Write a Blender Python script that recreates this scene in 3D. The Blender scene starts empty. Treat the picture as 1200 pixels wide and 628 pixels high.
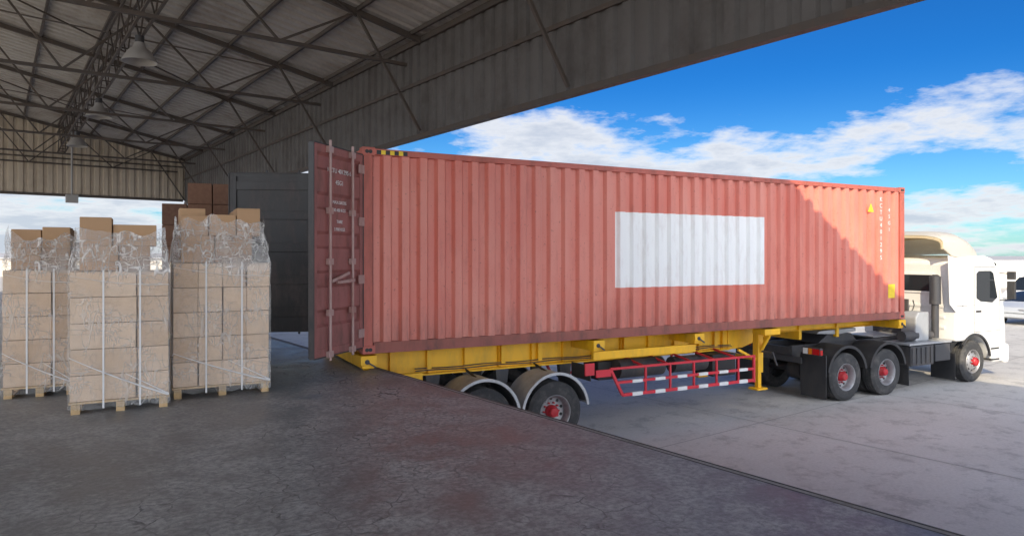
import bpy, bmesh, math, random
from mathutils import Vector, Matrix, noise
random.seed(7)
C=bpy.context
sc=C.scene
R=math.radians
# ---------------------------------------------------------------- materials
def newmat(name):
    m=bpy.data.materials.new(name); m.use_nodes=True
    nt=m.node_tree; b=nt.nodes['Principled BSDF']
    return m,nt,b
def N(nt,t,**k):
    n=nt.nodes.new(t)
    for a,v in k.items(): setattr(n,a,v)
    return n
def ramp(nt,src,p0,p1,c0=(0,0,0,1),c1=(1,1,1,1)):
    r=N(nt,'ShaderNodeValToRGB'); e=r.color_ramp.elements
    e[0].position=p0;e[1].position=p1;e[0].color=c0;e[1].color=c1
    nt.links.new(src,r.inputs[0]); return r.outputs[0]
def noise_(nt,co,scale,detail=5,rough=.6,stretch=None,rot=None):
    n=N(nt,'ShaderNodeTexNoise'); n.inputs['Scale'].default_value=scale
    n.inputs['Detail'].default_value=detail; n.inputs['Roughness'].default_value=rough
    if stretch:
        mp=N(nt,'ShaderNodeMapping'); mp.inputs['Scale'].default_value=stretch
        if rot: mp.inputs['Rotation'].default_value=rot
        nt.links.new(co,mp.inputs[0]); co=mp.outputs[0]
    nt.links.new(co,n.inputs['Vector']); return n.outputs[0]
def mix(nt,f,a,b,mode='MIX'):
    m=N(nt,'ShaderNodeMix',data_type='RGBA',blend_type=mode)
    for i,s in ((0,f),(6,a),(7,b)):
        if hasattr(s,'default_value') or hasattr(s,'is_linked'): nt.links.new(s,m.inputs[i])
        else: m.inputs[i].default_value = s if i==0 else ((*s,1) if len(s)==3 else s)
    return m.outputs[2]
def math_(nt,op,a,b=None,clamp=False):
    m=N(nt,'ShaderNodeMath',operation=op); m.use_clamp=clamp
    for i,s in enumerate((a,b)):
        if s is None: continue
        if hasattr(s,'is_linked'): nt.links.new(s,m.inputs[i])
        else: m.inputs[i].default_value=s
    return m.outputs[0]
def mapr(nt,s,a,b,c,d,smooth=False):
    n=N(nt,'ShaderNodeMapRange',interpolation_type='SMOOTHSTEP' if smooth else 'LINEAR')
    for i,x in enumerate((a,b,c,d)): n.inputs[i+1].default_value=x
    nt.links.new(s,n.inputs[0]); return n.outputs[0]
def co_(nt,kind='Object'):
    return N(nt,'ShaderNodeTexCoord').outputs[kind]
def bump(nt,b,h,strength=.3,dist=.02):
    n=N(nt,'ShaderNodeBump'); n.inputs['Strength'].default_value=strength; n.inputs['Distance'].default_value=dist
    nt.links.new(h,n.inputs['Height']); nt.links.new(n.outputs[0],b.inputs['Normal'])
def paint(name,col,dirt=(.12,.1,.08),amt=.35,rough=.5,metal=0,scale=3,streak=True,transl=0):
    m,nt,b=newmat(name); co=co_(nt)
    n1=noise_(nt,co,scale,5,.72,(1,1,.35) if streak else None)
    f=ramp(nt,n1,.46,.70,(0,0,0,1),(amt,amt,amt,1))
    c=mix(nt,f,col,dirt)
    nt.links.new(c,b.inputs['Base Color'])
    nt.links.new(ramp(nt,n1,.3,.8,(rough-.08,)*3+(1,),(min(1,rough+.25),)*3+(1,)),b.inputs['Roughness'])
    b.inputs['Metallic'].default_value=metal
    if transl:
        t=N(nt,'ShaderNodeBsdfTranslucent'); nt.links.new(c,t.inputs[0]); ms=N(nt,'ShaderNodeMixShader'); ms.inputs[0].default_value=transl
        nt.links.new(b.outputs[0],ms.inputs[1]); nt.links.new(t.outputs[0],ms.inputs[2]); nt.links.new(ms.outputs[0],nt.nodes['Material Output'].inputs[0])
    return m
M={}
M['steel']=paint('truss_steel',(.085,.07,.06),(.15,.10,.07),.5,.6)
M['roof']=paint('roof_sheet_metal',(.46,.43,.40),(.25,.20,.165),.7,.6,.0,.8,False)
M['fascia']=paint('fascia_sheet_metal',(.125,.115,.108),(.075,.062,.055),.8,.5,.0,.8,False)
M['farwall']=paint('wall_sheet_metal',(.58,.49,.38),(.38,.31,.24),.5,.6,.0,1.0,False)
M['yellow']=paint('yellow_chassis_paint',(.93,.50,.012),(.50,.28,.05),.55,.42)
M['redp']=paint('red_guard_paint',(.68,.03,.05),(.3,.04,.03),.3,.4)
M['whitep']=paint('white_paint',(.80,.80,.78),(.5,.47,.42),.35,.4)
M['cab']=paint('cab_white_paint',(.84,.83,.80),(.62,.58,.52),.2,.25,0,1.5)
M['cabf']=paint('fairing_fibreglass',(.84,.82,.77),(.7,.65,.55),.2,.3,0,1.5,True,.45)
M['cream']=paint('fairing_inner_fibreglass',(.86,.76,.54),(.7,.6,.4),.4,.5,0,3,True,.45)
M['black']=paint('black_rubber_plastic',(.028,.028,.03),(.09,.08,.07),.5,.55)
M['chassis']=paint('dark_chassis_metal',(.05,.05,.055),(.18,.15,.12),.5,.5)
M['tyre']=paint('tyre_rubber',(.04,.04,.041),(.14,.13,.12),.7,.8,0,5,False)
M['rim']=paint('steel_rim',(.40,.40,.41),(.14,.11,.09),.5,.4,.5,6,False)
M['hubred']=paint('red_hub',(.50,.02,.03),(.2,.06,.04),.5,.4,0,8,False)
M['grey']=paint('grey_metal',(.42,.43,.44),(.24,.22,.2),.4,.4,.3)
M['fender']=paint('galvanised_fender',(.50,.51,.52),(.25,.23,.2),.5,.45,.3)
M['fenderin']=paint('fender_inside',(.07,.07,.07),(.12,.1,.08),.4,.7)
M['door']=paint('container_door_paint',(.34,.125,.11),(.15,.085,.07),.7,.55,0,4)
M['doorin']=paint('container_inner_grey',(.045,.043,.043),(.14,.11,.10),.7,.5)
M['doorbar']=paint('locking_bar_zinc',(.46,.31,.28),(.3,.1,.06),.6,.45,.1)
M['wood']=paint('pallet_wood',(.66,.46,.24),(.35,.22,.1),.6,.75,0,6,False)
M['plywood']=paint('container_floor_plywood',(.20,.12,.07),(.08,.05,.03),.6,.7)
M['yl']=paint('yellow_decal',(.85,.60,.03),(.5,.35,.05),.2,.5)
M['white_tape']=paint('white_strap',(.82,.81,.79),(.6,.57,.53),.3,.3)
def simple(name,col,rough=.5,metal=0,**k):
    m,nt,b=newmat(name); b.inputs['Base Color'].default_value=(*col,1)
    b.inputs['Roughness'].default_value=rough;b.inputs['Metallic'].default_value=metal
    for a,v in k.items(): b.inputs[a].default_value=v
    return m
M['glass']=simple('dark_window_glass',(.02,.025,.03),.06)
M['tail']=simple('red_tail_lens',(.5,.01,.01),.2)
M['amber']=simple('amber_lens',(.8,.25,.01),.2)
M['chrome']=simple('headlamp_chrome',(.7,.7,.7),.15,1)
M['lampshade']=simple('lamp_reflector',(.36,.34,.32),.45,0)
M['carsilver']=simple('silver_car_paint',(.62,.64,.66),.25,.3)
M['carwhite']=simple('white_van_paint',(.8,.8,.8),.25,0)
M['bldg']=paint('pale_concrete_wall',(.80,.73,.63),(.6,.54,.46),.4,.8,0,.6)
M['bldgroof']=paint('far_roof_sheet',(.42,.42,.44),(.3,.28,.26),.4,.6,0,.6)

def m_container():
    m,nt,b=newmat('container_red_paint'); co=co_(nt)
    base=(.66,.175,.125)
    n1=noise_(nt,co,1.1,4,.6,(1,1,.3)); n2=noise_(nt,co,7,4,.7,(1,1,.25)); n3=noise_(nt,co,20,4,.75)
    c=mix(nt,ramp(nt,n1,.35,.7,(0,0,0,1),(.8,.8,.8,1)),base,(.76,.31,.235))
    c=mix(nt,ramp(nt,n2,.54,.74,(0,0,0,1),(.42,.42,.42,1)),c,(.42,.11,.08))
    c=mix(nt,ramp(nt,n3,.62,.70,(0,0,0,1),(.65,.65,.65,1)),c,(.25,.08,.05))
    sx=N(nt,'ShaderNodeSeparateXYZ'); nt.links.new(co,sx.inputs[0])
    def inside(s,a,bb):
        return math_(nt,'MULTIPLY',math_(nt,'GREATER_THAN',s,a),math_(nt,'LESS_THAN',s,bb))
    mk=math_(nt,'MULTIPLY',inside(sx.outputs[0],4.37,7.89),inside(sx.outputs[2],2.49,3.78))
    mk=math_(nt,'MULTIPLY',mk,math_(nt,'LESS_THAN',sx.outputs[1],.5))
    wp=mix(nt,ramp(nt,n2,.5,.8,(0,0,0,1),(.5,.5,.5,1)),(.88,.88,.86),(.62,.54,.50))
    c=mix(nt,mk,c,wp)
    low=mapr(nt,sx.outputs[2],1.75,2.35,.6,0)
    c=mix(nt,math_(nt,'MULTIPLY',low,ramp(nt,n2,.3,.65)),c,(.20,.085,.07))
    nt.links.new(c,b.inputs['Base Color']); b.inputs['Roughness'].default_value=.42
    bump(nt,b,n1,.3,.04)
    return m
M['cont']=m_container()
M['contrail']=paint('container_rail_paint',(.50,.125,.09),(.2,.08,.06),.7,.5)
M['contrail_d']=paint('container_bottom_rail',(.32,.10,.075),(.12,.07,.06),.8,.6)
def m_card(name,c0,c1):
    m,nt,b=newmat(name); co=co_(nt); g=N(nt,'ShaderNodeNewGeometry')
    c=mix(nt,g.outputs['Random Per Island'],c0,c1)
    c=mix(nt,ramp(nt,noise_(nt,co,14,3),.4,.8,(0,0,0,1),(.25,.25,.25,1)),c,(.4,.25,.14))
    nt.links.new(c,b.inputs['Base Color']); b.inputs['Roughness'].default_value=.75
    return m
M['card']=m_card('cardboard_tan',(.80,.60,.42),(.64,.45,.29))
M['cardb']=m_card('cardboard_brown',(.56,.35,.19),(.42,.25,.135))
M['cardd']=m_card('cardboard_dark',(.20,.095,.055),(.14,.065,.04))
def m_film():
    m,nt,b=newmat('stretch_film'); co=co_(nt)
    n1=noise_(nt,co,2.2,3,.6)
    a1=noise_(nt,co,3.2,2,.5,(1.8,1.8,.7),(.5,.3,.2)); a2=noise_(nt,co,4.0,2,.5,(.6,.6,2.2),(.4,-.6,.3)); a3=noise_(nt,co,8,2,.5,(1.6,1.6,.5),(-.6,.4,0))
    def fold(n,w): return mapr(nt,math_(nt,'ABSOLUTE',math_(nt,'SUBTRACT',n,.5)),0,w,1,0,True)
    f=math_(nt,'MAXIMUM',math_(nt,'MAXIMUM',fold(a1,.022),fold(a2,.020)),math_(nt,'MULTIPLY',fold(a3,.03),.7))
    sx=N(nt,'ShaderNodeSeparateXYZ'); nt.links.new(co,sx.inputs[0])
    tent=mapr(nt,sx.outputs[2],1.36,1.48,.28,1,True)
    st=math_(nt,'MULTIPLY',math_(nt,'MULTIPLY',f,ramp(nt,n1,.34,.56)),tent)
    veil=math_(nt,'MULTIPLY',ramp(nt,n1,.38,.66),mapr(nt,tent,.28,1,.13,.24))
    a=math_(nt,'ADD',math_(nt,'ADD',math_(nt,'MULTIPLY',st,.60),veil),.12,True)
    nt.links.new(a,b.inputs['Alpha'])
    b.inputs['Base Color'].default_value=(.92,.90,.87,1); b.inputs['Roughness'].default_value=.14
    hh=math_(nt,'ADD',math_(nt,'MULTIPLY',f,.35),math_(nt,'ADD',a3,a1))
    bump(nt,b,hh,.8,.03)
    return m
M['film']=m_film()
def m_concrete(name,c0,c1,c2,r0,r1,crack,cs=1.6,fine=.4):
    m,nt,b=newmat(name); co=co_(nt)
    n1=noise_(nt,co,.33,5,.65); n2=noise_(nt,co,1.7,8,.78); n3=noise_(nt,co,22,4,.8)
    c=mix(nt,ramp(nt,n1,.40,.62),c0,c1)
    c=mix(nt,ramp(nt,n2,.48,.60,(0,0,0,1),(.75,.75,.75,1)),c,c2)
    c=mix(nt,mapr(nt,n2,.48,.38,0,.6),c,tuple(x*.5 for x in c0))
    c=mix(nt,ramp(nt,n3,.40,.62,(0,0,0,1),(fine,fine,fine,1)),c,tuple(x*.45 for x in c0))
    h=math_(nt,'MULTIPLY',n3,.4)
    if crack:
        dn=N(nt,'ShaderNodeTexNoise'); dn.inputs['Scale'].default_value=3; dn.inputs['Detail'].default_value=3; nt.links.new(co,dn.inputs['Vector'])
        vadd=mix(nt,.3,co,dn.outputs['Color'],'ADD')
        v=N(nt,'ShaderNodeTexVoronoi',feature='DISTANCE_TO_EDGE'); v.inputs['Scale'].default_value=cs
        nt.links.new(vadd,v.inputs['Vector'])
        cr=ramp(nt,v.outputs[0],.008,.030,(1,1,1,1),(0,0,0,1))
        cm=math_(nt,'MULTIPLY',ramp(nt,n1,.49,.58),ramp(nt,n2,.42,.56))
        crk=math_(nt,'MULTIPLY',math_(nt,'MULTIPLY',cr,cm),crack)
        c=mix(nt,crk,c,tuple(x*.25 for x in c0))
        h=math_(nt,'SUBTRACT',h,crk)
    nt.links.new(c,b.inputs['Base Color'])
    nt.links.new(ramp(nt,n2,.35,.65,(r0,r0,r0,1),(r1,r1,r1,1)),b.inputs['Roughness'])
    bump(nt,b,h,.4,.01)
    return m
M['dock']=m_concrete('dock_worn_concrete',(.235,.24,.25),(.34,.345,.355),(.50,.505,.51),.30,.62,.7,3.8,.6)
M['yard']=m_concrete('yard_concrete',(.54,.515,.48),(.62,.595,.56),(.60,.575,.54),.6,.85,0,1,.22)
M['pale']=m_concrete('bounce_apron_concrete',(.60,.58,.55),(.68,.66,.62),(.6,.58,.55),.6,.85,0,1,.2)  # for the added apron out of view, pale so it bounces sunlight
M['dockface']=paint('dock_face_concrete',(.36,.35,.34),(.15,.14,.13),.6,.85)
M['joint']=paint('joint_sealant',(.26,.25,.24),(.36,.35,.33),.6,.8)

# ---------------------------------------------------------------- mesh helper
class P:
    def __init__(s): s.v=[];s.f=[]
    def add(s,vs,fs):
        o=len(s.v); s.v+= [tuple(v) for v in vs]; s.f+=[tuple(i+o for i in f) for f in fs]
    def box(s,x0,x1,y0,y1,z0,z1,Mx=None):
        vs=[Vector((x,y,z)) for z in (z0,z1) for y in (y0,y1) for x in (x0,x1)]
        if Mx: vs=[Mx@v for v in vs]
        s.add(vs,[(0,2,3,1),(4,5,7,6),(0,1,5,4),(2,6,7,3),(0,4,6,2),(1,3,7,5)]); return s
    def beam(s,p0,p1,w=.06,h=None):
        h=h or w; p0=Vector(p0);p1=Vector(p1); d=p1-p0; L=d.length
        q=d.to_track_quat('X','Z').to_matrix().to_4x4(); Mx=Matrix.Translation(p0)@q
        s.box(0,L,-w/2,w/2,-h/2,h/2,Mx); return s
    def cyl(s,p0,p1,r,seg=14,r1=None):
        r1=r if r1 is None else r1
        p0=Vector(p0);p1=Vector(p1); d=p1-p0
        q=d.to_track_quat('Z','Y').to_matrix(); vs=[]
        for p,rr in ((p0,r),(p1,r1)):
            for i in range(seg):
                a=2*math.pi*i/seg; vs.append(p+q@Vector((rr*math.cos(a),rr*math.sin(a),0)))
        fs=[(i,(i+1)%seg,seg+(i+1)%seg,seg+i) for i in range(seg)]
        fs+=[tuple(range(seg))[::-1],tuple(range(seg,2*seg))]
        s.add(vs,fs); return s
    def lathe(s,prof,Mx,seg=40):
        vs=[];n=len(prof)
        for i in range(seg):
            a=2*math.pi*i/seg
            for r,h in prof: vs.append(Mx@Vector((r*math.cos(a),r*math.sin(a),h)))
        fs=[]
        for i in range(seg):
            j=(i+1)%seg
            for k in range(n-1): fs.append((i*n+k,j*n+k,j*n+k+1,i*n+k+1))
        s.add(vs,fs); return s
    def extr(s,pts,y0,y1):   # pts (x,z)
        n=len(pts); vs=[(x,y0,z) for x,z in pts]+[(x,y1,z) for x,z in pts]
        fs=[(i,(i+1)%n,n+(i+1)%n,n+i) for i in range(n)]+[tuple(range(n))[::-1],tuple(range(n,2*n))]
        s.add(vs,fs); return s
    def arc(s,cx,cz,r,t,a0,a1,y0,y1,seg=20):
        pts=[];
        for i in range(seg+1):
            a=R(a0+(a1-a0)*i/seg); pts.append((cx+r*math.cos(a),cz+r*math.sin(a)))
        inn=[(cx+(r-t)*math.cos(R(a0+(a1-a0)*i/seg)),cz+(r-t)*math.sin(R(a0+(a1-a0)*i/seg))) for i in range(seg+1)]
        for i in range(seg):
            q=[pts[i],pts[i+1],inn[i+1],inn[i]]
            vs=[(x,y0,z) for x,z in q]+[(x,y1,z) for x,z in q]
            fs=[(0,1,5,4),(2,3,7,6),(0,3,2,1),(4,5,6,7)]
            if i==0: fs.append((0,4,7,3))
            if i==seg-1: fs.append((1,2,6,5))
            s.add(vs,fs)
        return s
    def build(s,name,parent,mat,smooth=False,bevel=0,merge=False,recalc=True,ang=35):
        me=bpy.data.meshes.new(name); me.from_pydata(s.v,[],s.f)
        bm=bmesh.new(); bm.from_mesh(me)
        if merge: bmesh.ops.remove_doubles(bm,verts=bm.verts,dist=.0005)
        if recalc: bmesh.ops.recalc_face_normals(bm,faces=bm.faces)
        bm.to_mesh(me); bm.free()
        if smooth:
            me.polygons.foreach_set('use_smooth',[True]*len(me.polygons))
            try: me.set_sharp_from_angle(angle=R(ang))
            except Exception: pass
        o=bpy.data.objects.new(name,me); sc.collection.objects.link(o)
        if mat: me.materials.append(mat)
        if parent: o.parent=parent
        if bevel:
            b=o.modifiers.new('bevel','BEVEL'); b.width=bevel; b.segments=2; b.limit_method='ANGLE'
        return o
def empty(name,loc=(0,0,0),rz=0):
    e=bpy.data.objects.new(name,None); sc.collection.objects.link(e); e.location=loc; e.rotation_euler=(0,0,rz); e.empty_display_size=.5
    return e

# ---------------------------------------------------------------- camera
cam=bpy.data.cameras.new('camera'); co=bpy.data.objects.new('camera',cam); sc.collection.objects.link(co)
co.location=(0,0,3.0); co.rotation_euler=(R(90),0,0); cam.sensor_width=36; cam.lens=24.06; cam.shift_y=-.010
cam.clip_end=3000; cam.clip_start=.05; sc.camera=co

# ---------------------------------------------------------------- ground
BR=R(37.1)   # building frame: local x = outward from the dock, local y = along the dock
yd=empty('yard_ground',(0,0,0),BR)
p=P(); p.add([(-900,-900,0),(900,-900,0),(900,900,0),(-900,900,0)],[(0,1,2,3)])
p.build('concrete_sheet',yd,M['yard'])
p=P()
def flat(x0,x1,y0,y1,z): p.add([(x0,y0,z),(x1,y0,z),(x1,y1,z),(x0,y1,z)],[(0,1,2,3)])
for k in range(14): x=6.6+k*4.5; flat(x,x+.018,-60,60,.004)
for k in range(26): y=-60+k*4.8; flat(4.5,66,y,y+.018,.0045)
p.build('expansion_joints',yd,M['joint'])
E0=4.45; FN=7.57; ZB=5.75; ZT=7.90; RN=-10; BN=-15; A0=-12; A1=37
dock=empty('loading_dock',(0,0,0),BR)
DA=-2.6; DN=-3.5
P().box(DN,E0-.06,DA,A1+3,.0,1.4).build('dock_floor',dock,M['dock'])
P().box(-45,DN-.002,-45,A1+3,.0,1.398).box(DN-.002,E0-.06,-45,DA-.002,.0,1.398).build('bounce_apron',dock,M['pale'])  # unseen pale slabs added behind the camera to bounce sunlight inside
P().box(E0-.06,E0,-45,A1+3,.0,1.396).build('dock_edge_kerb',dock,M['dockface'])
p=P().box(E0+.0,E0+.012,-45,A1+3,1.27,1.402)
p.box(E0-.068,E0-.060,-45,A1+3,1.38,1.4035); p.build('dock_edge_steel',dock,M['chassis'])
p=P()
for a in range(-15,35,5): 
    if not (6<a<13): p.box(E0+.012,E0+.12,a-.15,a+.15,.85,1.25)
p.build('dock_bumpers',dock,M['black'],bevel=.01)

# ---------------------------------------------------------------- warehouse
wh=empty('warehouse_building',(0,0,0),BR)
def roofz(n): return ZT+.2*(FN-n) if n>RN else ZT+.2*(FN-RN)-.2*(RN-n)
def corr(a0,a1,pitch,d):
    out=[];a=a0
    while a<a1:
        out+=[(a,0),(a+pitch*.45,0),(a+pitch*.55,d),(a+pitch*.9,d)]; a+=pitch
    return out
prof=corr(A0,A1,.36,.06)
def sheet(ptsA,ptsB):
    q=P(); n=len(ptsA); q.add(ptsA+ptsB,[(i,i+1,n+i+1,n+i) for i in range(n-1)]); return q
q=P()
for n0,n1 in ((FN+.12,RN),(RN,BN-.3)):
    s_=sheet([(n0,a,roofz(n0)+d) for a,d in prof],[(n1,a,roofz(n1)+d) for a,d in prof]); q.add(s_.v,s_.f)
o=q.build('roof_sheets',wh,M['roof'],recalc=False); 
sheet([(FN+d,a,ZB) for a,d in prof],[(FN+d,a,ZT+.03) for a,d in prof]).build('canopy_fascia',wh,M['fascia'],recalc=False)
P().box(FN-.05,FN+.09,A0,A1,ZB-.10,ZB).box(FN-.04,FN-.0,A0,A1,ZB+1.1,ZB+1.18).box(FN-.07,FN+.0,A0,A1,ZT-.14,ZT-.02).build('fascia_trim',wh,M['steel'])
pr2=corr(BN,FN,.36,.06)
sheet([(n,A1+d,ZB+.1) for n,d in pr2],[(n,A1+d,roofz(n)-.01) for n,d in pr2]).build('gable_wall_far',wh,M['farwall'],recalc=False)
P().box(BN,FN-.1,A1-.08,A1-.0,ZB+.02,ZB+.14).box(BN,FN-.1,A1-.07,A1-.0,ZB+1.7,ZB+1.76).build('gable_girts',wh,M['steel'])
st=P(); tr=[-11.6,-6.6,-1.6,3.4,8.4,13.3,18.2,23.1,28.0,33.0,36.7]
BC=7.2
for a in tr:
    st.beam((FN-.05,a,ZT-.1),(RN,a,roofz(RN)-.1),.09,.12); st.beam((RN,a,roofz(RN)-.1),(BN,a,roofz(BN)-.1),.09,.12)
    st.beam((FN-.4,a,BC),(BN,a,BC),.07,.07)
    st.beam((6.0,a,roofz(6.0)-.12),(FN-.06,a,ZB+.05),.055)
    n=6.0;up=True
    pts=[]
    while n>BN:
        pts.append((n,a,roofz(n)-.12) if up else (n,a,BC)); up=not up; n-=1.6
    for i in range(len(pts)-1): st.beam(pts[i],pts[i+1],.045)
st.build('roof_trusses',wh,M['steel'])
pu=P(); n=FN-.3
while n>BN:
    if abs(n-RN)>.3: pu.box(n-.03,n+.03,A0,A1,roofz(n)-.1,roofz(n)-.015)
    n-=1.25
pu.build('purlins',wh,M['steel'])
ld=P()
for n0 in (2.4,-3.6,-9.6):
    zt=roofz(n0)-.3
    for dn in (-.13,.13):
        ld.beam((n0+dn,A0,7.75),(n0+dn,A1,7.75),.05); 
        ld.beam((n0+dn,A0,zt),(n0+dn,A1,zt),.05)
        a=A0;up=True
        while a<A1-1:
            ld.beam((n0+dn,a,7.75 if up else zt),(n0+dn,a+.9,zt if up else 7.75),.032); up=not up;a+=.9
    a=A0
    while a<A1: ld.beam((n0-.13,a,7.75),(n0+.13,a,7.75),.03); a+=.9
for i in range(0,len(tr)-2,2):
    ld.beam((6,tr[i],roofz(6)-.2),(-3,tr[i+1],roofz(-3)-.2),.035); ld.beam((-3,tr[i],roofz(-3)-.2),(6,tr[i+1],roofz(6)-.2),.035)
ld.build('longitudinal_girder',wh,M['steel'])
cp=P()
for a in (-11.6,-1.6,8.4,18.2,28.0,36.7):
    for n in (-10,BN+.3):
        cp.box(n-.15,n+.15,a-.01,a+.01,1.4,BC); cp.box(n-.15,n-.135,a-.1,a+.1,1.4,BC); cp.box(n+.135,n+.15,a-.1,a+.1,1.4,BC)
cp.build('columns',wh,M['steel'])
P().cyl((2.36,31,5.4),(2.36,31,7.8),.035).box(2.16,2.56,30.85,31.15,5.1,5.4).build('hanging_service_drop',wh,M['lampshade'])
for i,a in enumerate((9.0,16.3,23.4,30.0)):
    c=Vector((2.45,a,0)); c.rotate(Matrix.Rotation(BR,3,'Z'))
    L=empty('high_bay_lamp',(c.x,c.y,7.30))
    P().lathe([(.0,.24),(.10,.24),(.13,.14),(.22,.06),(.33,-.12),(.35,-.17),(.33,-.17),(.20,.03),(.1,.09),(0,.1)],Matrix.Identity(4),28).build('reflector',L,M['lampshade'],smooth=True)
    P().cyl((0,0,.22),(0,0,.38),.09,18).cyl((0,0,.3),(0,0,.47),.015,8).build('ballast_housing',L,M['chassis'],smooth=True)

# ---------------------------------------------------------------- container
TR=math.atan2(.462,.887); T0=(-2.088,9.57,0)
ct=empty('shipping_container',T0,TR)
L=12.19;W=2.44;B=1.65;T=4.55
pitch=.2755
cp_=[];u=.17
while u+pitch<=L-.15:
    cp_+=[(u,.070),(u+.095,.070),(u+.132,.008),(u+.238,.008)]; u+=pitch
cp_+=[(L-.15,.06)]
q=P()
for side in (0,1):
    vv=lambda d:(d if side==0 else W-d)
    s_=sheet([(a,vv(d),B+.15) for a,d in cp_],[(a,vv(d),T-.09) for a,d in cp_]); q.add(s_.v,s_.f)
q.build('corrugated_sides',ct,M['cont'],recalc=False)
q=P()
ep=[];v=.1
while v<W-.1: ep+=[(v,.05),(v+.08,.05),(v+.14,.02),(v+.2,.02)]; v+=.26
ep=[(min(a,W-.08),d) for a,d in ep]
s_=sheet([(L-d,a,B+.15) for a,d in ep],[(L-d,a,T-.09) for a,d in ep]); q.add(s_.v,s_.f)
q.box(.1,L-.1,.05,W-.05,T-.045,T-.02)
q.build('front_wall_and_roof',ct,M['cont'],recalc=False)
q=P()
for v0,v1 in ((0,.072),(W-.072,W)): q.box(.16,L-.16,v0,v1,T-.10,T-.012)
for u0,u1 in ((.0,.15),(L-.15,L)):
    for v0,v1 in ((.003,.14),(W-.14,W-.003)): q.box(u0+.003,u1-.003,v0,v1,B+.1,T-.1)
    q.box(u0+.004,u1-.03,.14,W-.14,T-.14,T-.02)
q.build('frame_posts_rails',ct,M['contrail'],bevel=.008)
q=P()
for v0,v1 in ((.0,.074),(W-.074,W)): q.box(.16,L-.16,v0,v1,B+.0,B+.155)
q.box(.004,.15,.14,W-.14,B+.01,B+.14).box(L-.15,L-.004,.14,W-.14,B+.01,B+.14)
q.build('bottom_rails',ct,M['contrail_d'],bevel=.006)
q=P();qh=P()
for u0 in (0,L-.178):
    for v0 in (0,W-.162):
        for z0 in (B-.004,T-.118):
            q.box(u0-.004,u0+.182,v0-.004,v0+.166,z0,z0+.122)
            vy=v0-.006 if v0==0 else v0+.168
            qh.cyl((u0+.06,vy,z0+.06),(u0+.06,vy+.001,z0+.06),.028); qh.cyl((u0+.11,vy,z0+.06),(u0+.11,vy+.001,z0+.06),.028)
q.build('corner_castings',ct,M['contrail'],bevel=.01); qh.build('casting_holes',ct,M['black'])
P().box(.06,L-.06,.08,W-.08,B+.1,B+.135).build('plywood_floor',ct,M['plywood'])
q=P();u=.4
while u<L-.3: q.box(u,u+.05,.08,W-.08,B+.0,B+.099); u+=.4
q.build('floor_crossmembers',ct,M['contrail_d'])
P().box(.2,L-.1,.077,.080,B+.14,T-.12).box(.2,L-.1,W-.080,W-.077,B+.14,T-.12).build('inner_lining',ct,M['doorin'])
q=P();qb=P()
for i in range(7):
    (q if i%2 else qb).box(.2+i*.065,.2+(i+1)*.065,-.003,.0,T-.09,T-.03)
q.add([(10.93,.004,3.98),(11.13,.004,3.98),(11.03,.004,4.17)],[(0,1,2)])
q.box(11.62,11.84,.001,.007,2.12,2.42)
q.build('yellow_decals',ct,M['yl']); qb.build('black_stripes',ct,M['black'])
def text(s,x,y,z,size,rot,parent,mat,name='lettering'):
    c=bpy.data.curves.new(name,'FONT'); c.body=s; c.size=size; c.extrude=.001; c.align_x='CENTER'
    o=bpy.data.objects.new(name,c); sc.collection.objects.link(o); o.location=(x,y,z); o.rotation_euler=rot; o.parent=parent; c.materials.append(mat); return o
for i,ch in enumerate('KCTU401295'): text(ch,11.37,.004,4.22-i*.14,.13,(R(90),0,0),ct,M['whitep'])
for i,ch in enumerate('45G1'): text(ch,11.65,.004,4.0-i*.14,.11,(R(90),0,0),ct,M['whitep'])
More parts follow.
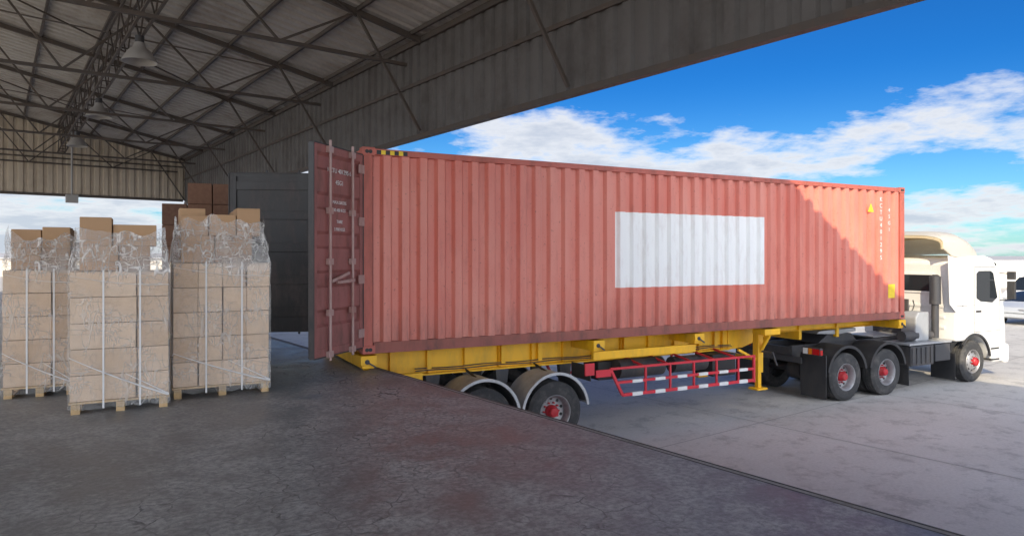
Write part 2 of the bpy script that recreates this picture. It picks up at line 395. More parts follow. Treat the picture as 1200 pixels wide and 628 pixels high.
def door(name,hx,hy,ang,sgn,outer,inner,w=1.17):
    E=empty(name,(hx,hy,0),ang); E.parent=ct
    z0=B+.1;z1=T-.12
    q=P()
    def bx(x0,x1,y0,y1,a,b): q.box(x0,x1,min(y0*sgn,y1*sgn),max(y0*sgn,y1*sgn),a,b)
    bx(.0,.07,-.03,.03,z0,z1);bx(w-.07,w,-.03,.03,z0,z1);bx(.07,w-.07,-.03,.03,z0,z0+.1);bx(.07,w-.07,-.03,.03,z1-.1,z1)
    zz=z0+.1; pts=[]
    n=5; h=(z1-.1-zz)/n
    for i in range(n): pts+=[(zz+i*h,.02),(zz+i*h+h*.55,.02),(zz+i*h+h*.62,-.015),(zz+i*h+h*.92,-.015)]
    pts.append((z1-.1,.02)); k=len(pts)
    q.add([(.07,d*sgn,z) for z,d in pts]+[(w-.07,d*sgn,z) for z,d in pts],[(i,i+1,k+i+1,k+i) for i in range(k-1)])
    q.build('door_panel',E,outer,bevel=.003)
    q=P(); y=-.034*sgn; q.box(.06,w-.06,min(y,y+.006*sgn),max(y,y+.006*sgn),z0+.06,z1-.06)
    q.box(-.015,.0,-.04,.04,z0,z1); q.box(w,w+.018,-.04,.04,z0,z1); q.box(0,w,-.038,.038,z0-.015,z0); q.box(0,w,-.038,.038,z1,z1+.015)
    for z in (z0+.25,z0+.8,z0+1.35,z0+1.9,z0+2.4): q.box(.08,w-.08,min(-.034*sgn,-.06*sgn),max(-.034*sgn,-.06*sgn),z,z+.14)
    for x in (.08,w-.12): q.box(x,x+.04,min(-.034*sgn,-.066*sgn),max(-.034*sgn,-.066*sgn),z0+.05,z1-.05)
    q.build('door_gasket_and_lining',E,inner,bevel=.004)
    q=P()
    for x in (.32,.86):
        q.cyl((x,.065*sgn,z0-.06),(x,.065*sgn,z1+.07),.019,10)
        for z in (z0+.02,z0+.55,z0+1.2,z0+1.85,z1-.05): q.box(x-.05,x+.05,min(.03*sgn,.085*sgn),max(.03*sgn,.085*sgn),z-.04,z+.04)
        q.beam((x,.09*sgn,z0+.95),(x+(.42 if x<.5 else -.4),.09*sgn,z0+.93+(.0 if x<.5 else .12)),.03,.04)
    for z in (z0+.2,z0+.95,z0+1.75,z1-.2): q.box(-.05,.12,min(.03*sgn,.045*sgn),max(.03*sgn,.045*sgn),z-.06,z+.06)
    q.build('locking_bars',E,M['doorbar'] if sgn>0 else M['chassis'],bevel=.003)
    return E
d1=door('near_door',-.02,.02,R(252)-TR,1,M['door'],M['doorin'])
d2=door('far_door',-.10,W+.08,R(186)-TR,-1,M['doorin'],M['doorin'],1.45)
for i,(s,z) in enumerate((('KCTU 401295 6',4.1),('45G1',3.95),('MAX.GROSS',3.7),('30.480 KGS',3.6),('TARE',3.45),('3.900 KGS',3.35))):
    text(s,.60,.036,z,.085 if i<2 else .06,(R(90),0,R(180)),d1,M['whitep'])

# ---------------------------------------------------------------- wheels
def wheel(E,u,w,v_out,side,dual,hub,r=.5):
    def Mx(off):
        m=Matrix.Translation((u,v_out-side*off,w))
        rot=Matrix(((1,0,0,0),(0,0,side,0),(0,1,0,0),(0,0,0,1)))
        return m@rot
    ty=[(.27,-.03),(.30,.0),(.36,.006),(.44,-.0),(.475,-.02),(.495,-.035)]
    for k in range(4): ty+=[(.5,-.04-k*.052),(.5,-.075-k*.052),(.487,-.078-k*.052),(.487,-.088-k*.052)]
    ty+=[(.495,-.25),(.475,-.265),(.36,-.28),(.27,-.25)]
    q=P(); q.lathe(ty,Mx(0),44)
    if dual: q.lathe(ty,Mx(.33),44)
    q.build('tyre',E,M['tyre'],smooth=True,ang=25)
    q=P()
    if dual: q.lathe([(.27,-.26),(.262,-.2),(.255,-.06),(.29,-.012),(.285,-.0),(.275,-.003),(.245,-.05),(.24,-.15),(.17,-.165),(.10,-.165)],Mx(0),40)
    else: q.lathe([(.27,-.26),(.29,-.012),(.28,.0),(.262,-.02),(.25,-.08),(.2,-.03),(.15,.0),(.10,.0)],Mx(0),40)
    q.build('rim',E,M['rim'],smooth=True)
    q=P(); d=-.165 if dual else 0
    q.lathe([(.105,d),(.105,d+.06),(.085,d+.085),(.08,d+.13 if dual else .05),(.065,d+.145 if dual else .07),(0,d+.15 if dual else .075)],Mx(0),24)
    q.build('hub',E,hub,smooth=True)
    q=P();qh=P()
    for k in range(10):
        a=2*math.pi*k/10; c=(.14*math.cos(a),.14*math.sin(a))
        q.cyl(Mx(0)@Vector((*c,d)),Mx(0)@Vector((*c,d+.045)),.015,6)
        a+=.3; c=(.205*math.cos(a),.205*math.sin(a)); dd=-.158 if dual else -.036
        qh.cyl(Mx(0)@Vector((*c,dd-.01)),Mx(0)@Vector((*c,dd+.006)),.026,10)
    q.build('wheel_nuts',E,M['hubred'] if dual else M['grey']); qh.build('hand_holes',E,M['black'])
# ---------------------------------------------------------------- trailer
tl=empty('container_trailer',T0,TR)
q=P()
for vc in (.74,1.70):
    for z0,z1,hw in ((1.16,1.19,.08),(1.59,1.62,.08),(1.19,1.59,.012)):
        q.box(.12,7.6,vc-hw,vc+hw,z0,z1)
    pts=[(7.6,1.16),(8.0,1.18),(8.35,1.28),(8.7,1.40),(9.2,1.44),(12.1,1.46),(12.1,1.62),(7.6,1.62)]
    q.extr(pts,vc-.03,vc+.03)
    q.box(8.9,12.1,vc-.08,vc+.08,1.44,1.457)
    uu=.6
    while uu<7.5: q.box(uu,uu+.012,vc-.075,vc+.075,1.19,1.59); uu+=.62
for u0 in (.0,3.9,6.1,12.0): 
    q.box(u0,u0+.17,.02,W-.02,1.44,1.60)
    for v0 in (-.02,W-.22): q.box(u0-.03,u0+.2,v0,v0+.24,1.49,1.625)
for u0 in (1.2,2.5,3.2,5.0,7.2,8.6,9.6,10.8): q.box(u0,u0+.08,.66,1.78,1.25,1.55)
for u0 in (.02,6.12):
    for s0,s1 in ((.06,.72),(W-.06,W-.72)): q.beam((u0+.08,s0,1.47),(u0+.08,s1,1.2),.07,.05)
q.box(-.02,.12,.02,W-.02,1.18,1.34)
q.box(-.02,.10,.3,.42,.75,1.2); q.box(-.02,.10,W-.42,W-.3,.75,1.2); q.box(-.05,.07,.1,W-.1,.62,.76)
q.box(.12,.9,.03,.11,1.20,1.32)
q.box(3.95,6.2,.10,.17,1.28,1.42)
q.build('chassis_frame',tl,M['yellow'],bevel=.006)
q=P()
for u0 in (.06,3.96,6.16,12.06): q.cyl((u0,-.03,1.54),(u0,.02,1.54),.035,10).beam((u0,-.035,1.54),(u0+.12,-.035,1.46),.02)
for vv in (.64,.67): 
    pr=None
    for i in range(40):
        pt=(1.0+i*.17,vv,1.24+(vv-.64)+.008*math.sin(i*.9+vv*30))
        if pr: q.cyl(pr,pt,.009,6)
        pr=pt
q.build('twistlocks_and_airlines',tl,M['chassis'],smooth=True)
q=P()
for v0 in (.32,W-.46):
    q.box(8.02,8.16,v0,v0+.14,.72,1.60); q.box(8.045,8.135,v0+.025,v0+.115,.42,.72); q.box(7.95,8.23,v0-.05,v0+.19,.38,.42)
    q.beam((8.09,v0+.07,.95),(7.55,v0+.07,1.2),.05,.05)
q.box(8.05,8.12,.46,W-.46,.95,1.03); 
q.box(7.88,8.3,.02,.34,1.50,1.615); q.beam((8.09,.1,1.5),(8.09,.36,1.1),.06)
q.build('landing_legs',tl,M['yellow'],bevel=.006)
q=P().cyl((8.09,.02,1.15),(8.09,.3,1.15),.02,8).beam((8.09,.02,1.15),(8.2,.02,.9),.025)
q.build('landing_crank',tl,M['chassis'])
for u in (1.88,3.16):
    wheel(tl,u,.5,.02,-1,True,M['hubred']); wheel(tl,u,.5,W-.02,1,True,M['hubred'])
    P().cyl((u,.3,.5),(u,W-.3,.5),.07).build('axle',tl,M['chassis'],smooth=True)
q=P()
for v in (.72,1.72):
    for u in (1.88,3.16):
        for k in range(4): q.box(u-.5+k*.06,u+.5-k*.06,v-.04,v+.04,.60+k*.022,.618+k*.022)
        q.box(u-.06,u+.06,v-.06,v+.06,.5,.72)
    for u in (1.3,2.52,3.75): q.extr([(u-.12,1.16),(u+.12,1.16),(u+.06,.66),(u-.06,.66)],v-.05,v+.05)
q.build('leaf_springs',tl,M['chassis'])
for v0,v1 in ((-.0,.62),(W-.62,W)):
    q=P(); qi=P()
    for u in (1.88,3.16):
        q.arc(u,.52,.615,.018,8,172,v0,v1,26)
        q.arc(u,.52,.635,.045,6,174,v0-.012 if v0<1 else v1-.005,v0+.012 if v0<1 else v1+.012,26)
        qi.arc(u,.52,.592,.008,12,168,v0+.02,v1-.02,26)
    q.build('mudguard',tl,M['fender'],smooth=True); qi.build('mudguard_inside',tl,M['fenderin'],smooth=True)
q=P()
for u in (1.88,3.16): q.cyl((u,.3,1.12),(u,.75,1.2),.02,8)
q.box(1.2,1.22,.03,.6,.35,.75); q.box(3.83,3.85,.03,.6,.95,1.2); q.build('mudflaps',tl,M['black'])
q=P()
q.cyl((4.7,.5,1.02),(5.7,.5,1.02),.17,22).cyl((6.0,.55,1.0),(6.8,.55,1.0),.15,22)
q.build('air_tanks',tl,M['chassis'],smooth=True)
P().box(4.4,5.0,.62,1.1,.82,1.15).box(6.9,7.5,.4,.9,.72,1.14).build('tool_box',tl,M['black'],bevel=.02)
for vg,nm in ((.04,'n'),(W-.04,'f')):
    q=P();qw=P()
    u0,u1=4.25,7.6
    q.beam((u0+.25,vg,.66),(u1,vg,.66),.04,.055); q.beam((u0,vg,1.12),(u0+.25,vg,.66),.04,.05)
    q.beam((u0,vg,1.12),(u1,vg,1.12),.04,.04); q.beam((u1,vg,.62),(u1,vg,1.14),.04,.05)
    q.beam((u0+.15,vg,.88),(u1,vg,.88),.04,.045)
    for k in range(1,6):
        uu=u0+.2+k*.55; q.beam((uu,vg+.005,.66),(uu,vg+.005,1.12),.035,.035)
        q.beam((uu,vg,1.1),(uu,.7 if vg<1 else 1.7,1.2),.035,.035)
    for k in range(6):
        uu=u0+.45+k*.5
        for z in (.66,.88): qw.beam((uu,vg,z),(uu+.22,vg,z),.048,.063 if z<.7 else .052)
    q.build('side_guard',tl,M['redp'],bevel=.004); qw.build('side_guard_white_bands',tl,M['whitep'])
P().box(3.95,4.25,.02,.05,1.0,1.12).box(3.72,3.9,.0,.03,1.05,1.25).build('red_reflectors',tl,M['redp'])
P().box(-.06,-.045,.15,.5,1.2,1.32).box(-.06,-.045,W-.5,W-.15,1.2,1.32).build('rear_lights',tl,M['tail'])
# ---------------------------------------------------------------- tractor
tk=empty('tractor_truck',T0,TR)
q=P()
for vc in (.80,1.64):
    q.box(9.5,16.0,vc-.04,vc+.04,.86,1.12)
for u in (9.5,10.9,12.6,13.6,15.8): q.box(u,u+.1,.84,1.6,.9,1.08)
q.extr([(10.3,1.125),(11.6,1.125),(11.4,1.3),(10.6,1.3)],.75,1.69)
q.build('chassis_rails',tk,M['chassis'],bevel=.005)
P().extr([(10.2,1.34),(10.3,1.40),(11.5,1.42),(11.5,1.34),(10.9,1.30)],.7,1.74).build('fifth_wheel',tk,M['grey'],bevel=.01)
for u in (10.28,11.62):
    wheel(tk,u,.5,.03,-1,True,M['hubred']); wheel(tk,u,.5,W-.03,1,True,M['hubred'])
    P().cyl((u,.3,.5),(u,W-.3,.5),.08).cyl((u,1.05,.5),(u,1.4,.5),.22,20).build('axle',tk,M['chassis'],smooth=True)
wheel(tk,14.95,.5,.06,-1,False,M['hubred']); wheel(tk,14.95,.5,W-.06,1,False,M['hubred'])
P().cyl((14.95,.3,.5),(14.95,W-.3,.5),.06).build('front_axle',tk,M['chassis'],smooth=True)
for v0,v1 in ((.0,.62),(W-.62,W)):
    q=P()
    for u in (10.28,11.62): q.arc(u,.54,.62,.02,10,170,v0,v1,24); q.arc(u,.54,.63,.06,10,170,v0-.008 if v0<1 else v1-.01,v0+.012 if v0<1 else v1+.01,24)
    q.box(9.60,9.625,v0,v1,.55,1.0)
    q.build('rear_mudguards',tk,M['black'],smooth=True)
    P().box(9.585,9.60,v0-.01,v1,.10,.96).box(14.14,14.155,v0+.03,v1-.02,.12,.75).box(12.33,12.345,v0,v1,.15,.6).build('mudflaps',tk,M['black'])
    q=P().box(9.5,9.58,v0+.06,v0+.5,.98,1.14); q.build('tail_light_housing',tk,M['chassis'],bevel=.01)
    P().box(9.488,9.5,v0+.08,v0+.24,1.0,1.12).box(9.50,9.57,v0+.052 if v0<1 else v1,v0+.06 if v0<1 else v1+.008,1.0,1.1).build('tail_light_red',tk,M['tail'])
    P().box(9.488,9.5,v0+.26,v0+.34,1.0,1.12).build('tail_light_amber',tk,M['amber'])
    P().box(9.488,9.5,v0+.36,v0+.47,1.0,1.12).build('reversing_light',tk,M['whitep'])
P().box(9.46,9.5,.5,W-.5,.78,.9).build('rear_crossbar',tk,M['chassis'])
q=P().box(12.5,13.35,.05,.62,.55,1.0); q.box(13.42,14.0,.05,.6,.6,1.0).build('battery_box',tk,M['chassis'],bevel=.02)
q=P()
for k in range(5): q.box(12.52+k*.17,12.62+k*.17,.03,.05,.6,.96)
q.build('battery_box_ribs',tk,M['chassis'])
q=P().box(12.45,14.05,.05,.7,1.02,1.06); q.box(12.4,14.0,.9,1.6,1.125,1.15).build('catwalk',tk,M['grey'])
P().cyl((12.6,2.1,.75),(13.9,2.1,.75),.3,28).build('fuel_tank',tk,M['grey'],smooth=True)
P().cyl((12.6,.35,1.2),(13.1,.35,1.2),.12,20).cyl((13.2,.35,1.18),(13.7,.35,1.18),.1,20).build('air_reservoirs',tk,M['chassis'],smooth=True)
P().extr([(13.0,1.06),(13.0,1.62),(13.12,1.74),(13.5,1.74),(13.5,1.06)],.25,.62).build('air_cleaner_box',tk,M['grey'],bevel=.03)
q=P().cyl((13.85,.32,1.1),(13.85,.32,1.9),.08,20).cyl((13.85,.32,1.9),(13.85,.32,2.55),.12,20)
q.cyl((13.85,.32,2.55),(13.85,.32,2.6),.12,20,.05); q.build('air_intake_snorkel',tk,M['chassis'],smooth=True)
q=P()
for k,v in enumerate((.9,1.05,1.2,1.35)):
    pr=None
    for i in range(25):
        t=i/24; a=t*math.pi*10; pt=Vector((14.0-1.2*t,v+.05*math.cos(a),1.95-.5*math.sin(math.pi*t)+.05*math.sin(a)))
        if pr: q.cyl(pr,pt,.014,6)
        pr=pt
q.cyl((13.7,1.7,1.15),(13.7,1.7,2.2),.09,16); q.box(13.55,13.6,.8,1.7,1.15,2.0)
q.build('suzi_hoses_and_bracket',tk,M['chassis'],smooth=True)
def archpts(cx,cz,r,a0,a1,n=12): return [(cx+r*math.cos(R(a0+(a1-a0)*i/n)),cz+r*math.sin(R(a0+(a1-a0)*i/n))) for i in range(n+1)]
prof=[(14.2,1.02),(14.2,2.88),(14.3,3.0),(15.4,3.06),(15.75,2.98),(15.95,2.72),(16.22,1.92),(16.3,1.3),(16.32,.95),(16.3,.42),(15.75,.42)]+archpts(14.95,.5,.64,15,128,12)
q=P(); q.extr(prof,.03,W-.03); q.build('cab_body',tk,M['cab'],bevel=.05,smooth=True)
for v,s in ((.03,-1),(W-.03,1)):
    y0,y1=(v-.006,v+.002) if s<0 else (v-.002,v+.006)
    P().extr([(15.02,2.02),(15.02,2.62),(15.12,2.68),(15.62,2.68),(15.74,2.62),(15.92,2.02),(15.7,1.90),(15.2,1.94)],y0,y1).build('side_window',tk,M['glass'])
    q=P()
    for x0,x1,z0,z1 in ((14.93,14.942,1.2,2.78),(16.02,16.032,1.2,2.2),(14.93,16.03,1.2,1.212),(14.93,15.85,2.77,2.782),(14.45,14.462,1.2,2.8),(14.2,14.93,1.85,1.862)): q.box(x0,x1,y0+.002,y1-.001,z0,z1)
    q.box(15.0,15.2,y0-.015 if s<0 else y1-.01,y1 if s<0 else y1+.015,1.68,1.73)
    q.build('door_seams_handle',tk,M['chassis'])
    q=P(); vm=v+s*.2
    q.beam((16.0,v,2.62),(16.18,vm,2.6),.025); q.beam((16.02,v,1.95),(16.18,vm,1.98),.025); q.box(16.12,16.2,vm-.09,vm+.09,1.98,2.42); q.box(16.12,16.2,vm-.09,vm+.09,2.46,2.66)
    q.build('door_mirror',tk,M['black'],bevel=.015)
    q=P(); q.arc(14.95,.5,.68,.05,8,140,v-.02,v+.02,20); q.box(15.62,16.0,v-.012,v+.2,.48,.52); q.box(15.64,15.98,v-.012,v+.2,.75,.79)
    q.build('wheel_arch_trim',tk,M['black'] ,smooth=True)
P().box(14.185,14.2,.62,1.95,2.18,2.58).build('rear_window',tk,M['glass'],bevel=.004)
q=P()
for z in (1.3,1.55,1.8): q.box(14.18,14.2,.3,W-.3,z,z+.06)
q.box(14.17,14.2,.55,2.02,2.58,2.62).box(14.17,14.2,.55,2.02,2.14,2.18)
q.build('rear_wall_ribs',tk,M['cab'])
q=P();q.add([(15.985,.2,2.68),(15.985,W-.2,2.68),(16.236,W-.2,1.95),(16.236,.2,1.95)],[(0,1,2,3)]);q.build('windscreen',tk,M['glass'])
q=P()
for k in range(6): q.box(16.3,16.335,.45,W-.45,.98+k*.13,1.04+k*.13)
q.build('grille',tk,M['chassis'])
P().box(16.2,16.42,-.0,W,.38,.86).build('front_bumper',tk,M['cab'],bevel=.06)
P().box(16.41,16.43,.12,.52,.52,.74).box(16.41,16.43,W-.52,W-.12,.52,.74).build('headlamps',tk,M['chrome'],bevel=.008)
P().extr([(15.7,3.02),(16.12,2.86),(16.14,2.80),(15.85,2.86)],.15,W-.15).build('sun_visor',tk,M['glass'],bevel=.01)
def fair(off,name,mat):
    q=P(); ST=[(13.75,3.56,.02),(14.1,3.66,.03),(14.6,3.66,.05),(15.0,3.55,.09),(15.35,3.36,.16),(15.65,3.12,.28)]
    K=18; rows=[]
    for u,zt,ins in ST:
        row=[];z0=2.98 if u>14.15 else 3.02+(14.15-u)*.5; hw=(W-.1)/2-ins-off; zt2=zt-off
        for i in range(K+1):
            t=i/K
            a=math.pi*(1-t); x=math.copysign(abs(math.cos(a))**.42,math.cos(a)); y=abs(math.sin(a))**.42
            crown=.06*(1-x*x)
            row.append((u,W/2+hw*x,z0+(zt2-z0-.06)*y+crown*y))
        rows.append(row)
    vs=[v for r in rows for v in r]; n=K+1
    q.add(vs,[(r*n+i,r*n+i+1,(r+1)*n+i+1,(r+1)*n+i) for r in range(len(ST)-1) for i in range(K)])
    return q.build(name,tk,mat,smooth=True,ang=60),rows
fair(0,'roof_fairing',M['cabf']); f2,rows=fair(.03,'roof_fairing_inner',M['cream'])
q=P()
for k in (0,1,2,3):
    for i in range(18):
        a=Vector(rows[k][i]);b=Vector(rows[k][i+1]); a.z-=.02;b.z-=.02
        if (b-a).length>.005: q.beam(a,b,.035,.04)
for i in (3,5,7,9,11,13,15):
    for k in range(3):
        a=Vector(rows[k][i]);b=Vector(rows[k+1][i]);a.z-=.015;b.z-=.015;q.beam(a,b,.025,.03)
q.build('fairing_ribs',tk,M['cream'])
for v,s in ((.03,-1),(W-.05,1)):
    P().extr([(13.95,1.9),(13.88,3.05),(14.2,3.0),(14.2,1.7)],v,v+.02).build('side_extender',tk,M['cab'],bevel=.004)

# ---------------------------------------------------------------- pallet stacks
def rrect(w,d,n=10):
    pts=[]
    for (sx,sy) in ((1,-1),(1,1),(-1,1),(-1,-1)): pts.append((sx*w/2,sy*d/2))
    out=[]
    for i in range(4):
        a=pts[i];b=pts[(i+1)%4]
        for k in range(n): t=k/n; out.append((a[0]+(b[0]-a[0])*t,a[1]+(b[1]-a[1])*t))
    return out
def stack(X,Y,rot,W_,D_,H,HT,rows,cols,seed,tails=True):
    rnd=random.Random(seed); E=empty('wrapped_pallet_stack',(X,Y,1.4),rot)
    q=P()
    for x in (-W_/2+.05,0,W_/2-.05): 
        for y in (-D_/2+.06,0,D_/2-.06): q.box(x-.04,x+.04,y-.06,y+.06,.02,.10)
        q.box(x-.04,x+.04,-D_/2,D_/2,0,.02)
    k=7; wd=D_/k*.78
    for i in range(k):
        y=-D_/2+wd/2+i*(D_-wd)/(k-1); q.box(-W_/2-.01,W_/2+.01,y-wd/2,y+wd/2,.102,.125)
    q.build('wooden_pallet',E,M['wood'],bevel=.003)
    q=P(); bh=(H-.128)/rows; bw=W_/cols; nd=3; bd=D_/nd
    for r in range(rows):
        for c in range(cols):
            for d in range(nd):
                if 0<c<cols-1 and d==1 and r<rows-1: continue
                x=-W_/2+bw*(c+.5)+rnd.uniform(-.006,.006); y=-D_/2+bd*(d+.5)+rnd.uniform(-.008,.008); z=.128+bh*r
                g=.004
                q.box(x-bw/2+g,x+bw/2-g,y-bd/2+g,y+bd/2-g,z+.002,z+bh-.004)
    q.build('cartons',E,M['card'],bevel=.005)
    q=P(); uw=W_*.84; ud=D_*.8; z=H; nr=2; hh=(HT-H)/nr*.93
    for r in range(nr):
        x=-uw/2; 
        while x<uw/2-.1:
            w=rnd.choice((.3,.42,.36)); w=min(w,uw/2-x)
            for yy in (-ud/2,0):
                h=hh*(1 if r==0 else rnd.uniform(.72,1.15)); 
                if r==1 and rnd.random()<.12: continue
                q.box(x+.006,x+w-.006,yy+.01+rnd.uniform(0,.04),yy+ud/2-.01,z+.003,z+h)
            x+=w
        z+=hh
    q.build('upper_boxes',E,M['cardb'],bevel=.006)
    n=26; lv=[]
    for i in range(15): lv.append((.06+(H-.06)*i/14,W_+.03,D_+.03,.006))
    m=12; top=H+(HT-H)*.74
    for i in range(1,m+1):
        t=i/m; lv.append((H+.01+(top-H-.01)*t, W_+.03-(W_-uw-.04)*min(1,t*1.15)**.9, D_+.03-(D_-ud-.04)*min(1,t*1.15)**.9,.018+.016*math.sin(math.pi*t)))
    vs=[];
    for z,w,d,amp in lv:
        rr=rrect(w,d,n)
        for j,(x,y) in enumerate(rr):
            l=math.hypot(x,y); cr=1-2*abs(noise.noise(Vector((x*6+seed*3,y*6,z*4)))); f=(cr-.5)*amp*1.1+noise.noise(Vector((x*14,y*14+seed,z*8)))*amp*.5
            zz=z+(noise.noise(Vector((x*5,y*5,seed)))*.16 if z>top-.06 else 0)+(abs(noise.noise(Vector((x*6,y*6,seed+9))))*.05-.02 if z<.07 else 0)
            vs.append((x+x/l*f,y+y/l*f,zz))
    nn=4*n; q=P(); q.add(vs,[(r*nn+i,r*nn+(i+1)%nn,(r+1)*nn+(i+1)%nn,(r+1)*nn+i) for r in range(len(lv)-1) for i in range(nn)])
    q.build('stretch_film',E,M['film'],smooth=True,ang=40)
    q=P()
    for fx in (-.17,.2):
        x=fx*W_; y=-D_/2-.022; q.box(x-.009,x+.009,y-.002,y+.0,.05,H+.01); q.box(x-.009,x+.009,D_/2+.02,D_/2+.022,.05,H+.01)
        q.beam((x,y,H+.01),(x*.9,-ud/2-.02,H+.05),.018,.003)
    q.build('straps',E,M['white_tape'])
    if tails:
        q=P()
        def tail(p0,p1,r0,r1,sag):
            pr=None
            for i in range(13):
                t=i/12; pt=Vector(p0).lerp(Vector(p1),t); pt.z-=sag*math.sin(math.pi*t); pt.y-=.006*math.sin(t*9); rr=r0+(r1-r0)*t
                if pr is not None: q.cyl(pr,pt,prr,7,rr)
                pr=pt;prr=rr
        y=-D_/2-.03
        tail((-W_/2,y,H*(.34+.02*(seed%4))),(W_/2,y,.12+.02),.004,.012,.02)
        tail((W_*.05,y,H*.27),(W_/2,y,.15),.003,.008,.0)
        tail((-W_/2,y,H*.97),(W_/2,y,H*.90),.002,.004,.03)
        q.build('twisted_film_tail',E,M['white_tape'],smooth=True)
    return E
rt=R(28)
stack(-4.33,7.60,rt,.90,1.0,1.46,2.03,5,3,3)
stack(-3.63,8.46,rt,1.04,1.1,1.54,2.22,5,4,8)
stack(-5.68,8.33,rt,.70,1.0,1.46,2.0,5,3,5)
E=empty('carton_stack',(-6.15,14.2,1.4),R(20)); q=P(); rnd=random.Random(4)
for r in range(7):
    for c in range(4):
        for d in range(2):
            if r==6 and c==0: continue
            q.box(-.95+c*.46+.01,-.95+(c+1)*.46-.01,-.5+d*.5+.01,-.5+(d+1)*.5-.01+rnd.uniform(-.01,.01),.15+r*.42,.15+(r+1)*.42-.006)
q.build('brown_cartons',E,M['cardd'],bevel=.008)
q=P()
for y in (-.45,0,.45): q.box(-.95,.9,y-.05,y+.05,0,.12)
q.box(-.97,.92,-.52,.52,.122,.148); q.build('wooden_pallet',E,M['wood'])

# ---------------------------------------------------------------- car
CAR=[(-2.15,.80,.45,.62,.62),(-2.05,.84,.30,.80,.80),(-1.7,.86,.25,.95,.97),(-1.35,.87,.25,.97,1.05),(-.8,.88,.25,.96,1.40),(-.2,.88,.25,.95,1.47),(.35,.88,.25,.94,1.43),(1.05,.87,.25,.93,.98),(1.6,.85,.25,.86,.88),(2.0,.80,.28,.76,.76),(2.15,.72,.35,.60,.60)]
VAN=[(-2.3,.82,.45,.70,.70),(-2.28,.86,.30,1.05,1.08),(-2.2,.90,.28,1.10,1.7),(-1.9,.92,.28,1.12,1.92),(-.8,.92,.28,1.12,1.98),(.2,.92,.28,1.12,1.97),(.9,.92,.28,1.10,1.88),(1.75,.90,.28,1.06,1.12),(2.1,.88,.28,.92,.94),(2.28,.84,.3,.8,.8),(2.34,.78,.36,.6,.6)]
def car(name,loc,rz,paintm,S=CAR):
    E=empty(name,loc,rz)
    vs=[];fs=[];mi=[]
    for x,w,zb,zl,zr in S:
        k=.76 if zr>zl+.15 else .92
        half=[(w*.93,zb),(w,zb+.2),(w,zl*.85),(w*.97,zl),(w*k,zr-.03 if zr>zl+.1 else zr),(w*k*.6,zr+.02)]
        vs+=[(x,-a,b) for a,b in half]+[(x,a,b) for a,b in half[::-1]]
    n=12
    for s in range(len(S)-1):
        for i in range(n):
            j=(i+1)%n; fs.append((s*n+i,s*n+j,(s+1)*n+j,(s+1)*n+i))
            glass=(i in (3,7) and 2<=s<=6) or (i in (4,5,6) and s in ((3,6) if S is CAR else (6,)))
            mi.append(1 if glass else 0)
    fs.append(tuple(range(n)));mi.append(0);fs.append(tuple(range((len(S)-1)*n,len(S)*n))[::-1]);mi.append(0)
    me=bpy.data.meshes.new('car_body'); me.from_pydata(vs,[],fs); me.materials.append(paintm); me.materials.append(M['glass'])
    for pl,m_ in zip(me.polygons,mi): pl.material_index=m_; pl.use_smooth=True
    bm=bmesh.new();bm.from_mesh(me);bmesh.ops.recalc_face_normals(bm,faces=bm.faces);bm.to_mesh(me);bm.free()
    try: me.set_sharp_from_angle(angle=R(28))
    except Exception: pass
    o=bpy.data.objects.new('car_body',me);sc.collection.objects.link(o);o.parent=E
    for x in (-1.3,1.35):
        for s in (-1,1):
            q=P();q.cyl((x,s*.70,.32),(x,s*.905,.32),.32,28);q.build('car_tyre',E,M['tyre'],bevel=.03)
            q=P();q.cyl((x,s*.87,.32),(x,s*.915,.32),.2,20);q.build('car_alloy',E,M['grey'])
            q=P();q.cyl((x,s*.66,.32),(x,s*.895,.32),.37,28);q.build('wheel_well',E,M['black'])
    q=P()
    for s in (-1,1): q.box(.75,.95,s*.95-.08,s*.95+.08,.96,1.1)
    q.build('car_mirrors',E,paintm,bevel=.02)
    f=S[-1][0]
    P().box(f-.12,f-.02,-.72,-.42,.6,.72).box(f-.12,f-.02,.42,.72,.6,.72).build('car_headlamps',E,M['chrome'])
    P().box(-f+.02,-f+.11,-.76,-.48,.66,.8).box(-f+.02,-f+.11,.48,.76,.66,.8).build('car_tail_lamps',E,M['tail'])
car('parked_car',(24.2,31.6,0),R(205),M['carsilver'])
car('parked_van',(30.6,39.5,0),R(200),M['carwhite'],VAN)
# ---------------------------------------------------------------- far buildings
def shed(name,x,y,rz,L_,W_,H_,rise):
    E=empty(name,(x,y,0),rz)
    P().box(-L_/2,L_/2,-W_/2,W_/2,0,H_).build('walls',E,M['bldg'])
    P().extr([(-W_/2-.5,H_+.0),(0,H_+rise),(W_/2+.5,H_+.0),(W_/2+.5,H_-.15),(0,H_+rise-.15),(-W_/2-.5,H_-.15)],-L_/2-.4,L_/2+.4).build('roof',E,M['bldgroof']).rotation_euler=(0,0,R(90))
    q=P();k=-L_/2+3
    while k<L_/2-3: q.box(k,k+3,-W_/2-.05,-W_/2-.02,0,H_*.6); k+=7
    q.build('roller_doors',E,M['grey'])
P().box(26,140,69.7,70,0,2.7).build('perimeter_wall',None,M['bldg'])
shed('distant_shed',118,120,R(0),90,16,2.6,.7) 
shed('distant_shed',-90,120,R(10),60,20,3,.8)

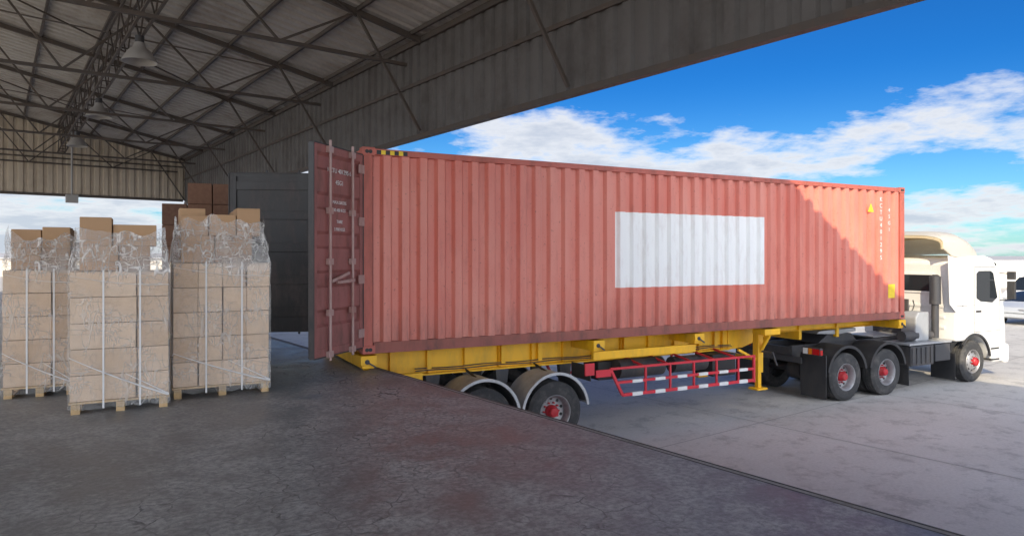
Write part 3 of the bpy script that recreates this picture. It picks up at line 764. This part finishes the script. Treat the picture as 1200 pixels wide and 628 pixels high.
# ---------------------------------------------------------------- sky + sun
S=Vector((-.315,-1.242,.694)).normalized()
el=math.asin(S.z); az=math.atan2(S.x,S.y)
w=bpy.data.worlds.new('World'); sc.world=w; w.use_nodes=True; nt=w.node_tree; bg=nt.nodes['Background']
sky=N(nt,'ShaderNodeTexSky',sky_type='NISHITA'); sky.sun_disc=False; sky.sun_elevation=el; sky.sun_rotation=az; sky.air_density=1; sky.dust_density=.4; sky.ozone_density=2.5
tc=co_(nt,'Generated'); sx=N(nt,'ShaderNodeSeparateXYZ'); nt.links.new(tc,sx.inputs[0])
z=math_(nt,'MAXIMUM',sx.outputs[2],0.0); dz=math_(nt,'ADD',z,.16)
cx=N(nt,'ShaderNodeCombineXYZ'); nt.links.new(math_(nt,'DIVIDE',sx.outputs[0],dz),cx.inputs[0]); nt.links.new(math_(nt,'DIVIDE',sx.outputs[1],dz),cx.inputs[1]); cx.inputs[2].default_value=5.2
n1=noise_(nt,cx.outputs[0],1.0,7,.62)
n2=noise_(nt,cx.outputs[0],4.5,5,.65)
band=mapr(nt,z,.27,.18,-.12,.062,True)
sunside=mapr(nt,sx.outputs[1],.0,-.6,0,1,True)      # unseen cloud added in the sun's half of the sky to lift ambient light
leftside=mapr(nt,sx.outputs[0],-.35,-.6,0,.12,True)
dn=math_(nt,'ADD',math_(nt,'ADD',n1,band),math_(nt,'MULTIPLY',math_(nt,'SUBTRACT',n2,.5),.26))
dn=math_(nt,'ADD',dn,math_(nt,'ADD',math_(nt,'MULTIPLY',sunside,.18),leftside))
mask=ramp(nt,dn,.50,.62)
tint=mix(nt,mapr(nt,z,.0,.26,0,1,True),(.40,.72,.90),(.06,.36,.74))
skyc=mix(nt,1.0,sky.outputs[0],tint,'MULTIPLY')
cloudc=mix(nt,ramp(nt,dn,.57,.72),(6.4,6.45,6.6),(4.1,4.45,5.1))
gain=mapr(nt,sunside,0,1,1,4.4); gv=N(nt,'ShaderNodeVectorMath',operation='SCALE'); nt.links.new(cloudc,gv.inputs[0]); nt.links.new(gain,gv.inputs['Scale'])  # brightens the added sun-side cloud so it fills the shaded interior
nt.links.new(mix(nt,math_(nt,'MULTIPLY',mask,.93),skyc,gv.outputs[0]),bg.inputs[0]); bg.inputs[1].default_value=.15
sl=bpy.data.lights.new('sun','SUN'); so=bpy.data.objects.new('sun',sl); sc.collection.objects.link(so); sl.energy=5; sl.angle=R(.5); sl.color=(1,.85,.60)
so.rotation_euler=S.to_track_quat('Z','Y').to_euler()
sc.view_settings.view_transform='Standard'; sc.view_settings.look='None'; sc.view_settings.exposure=0
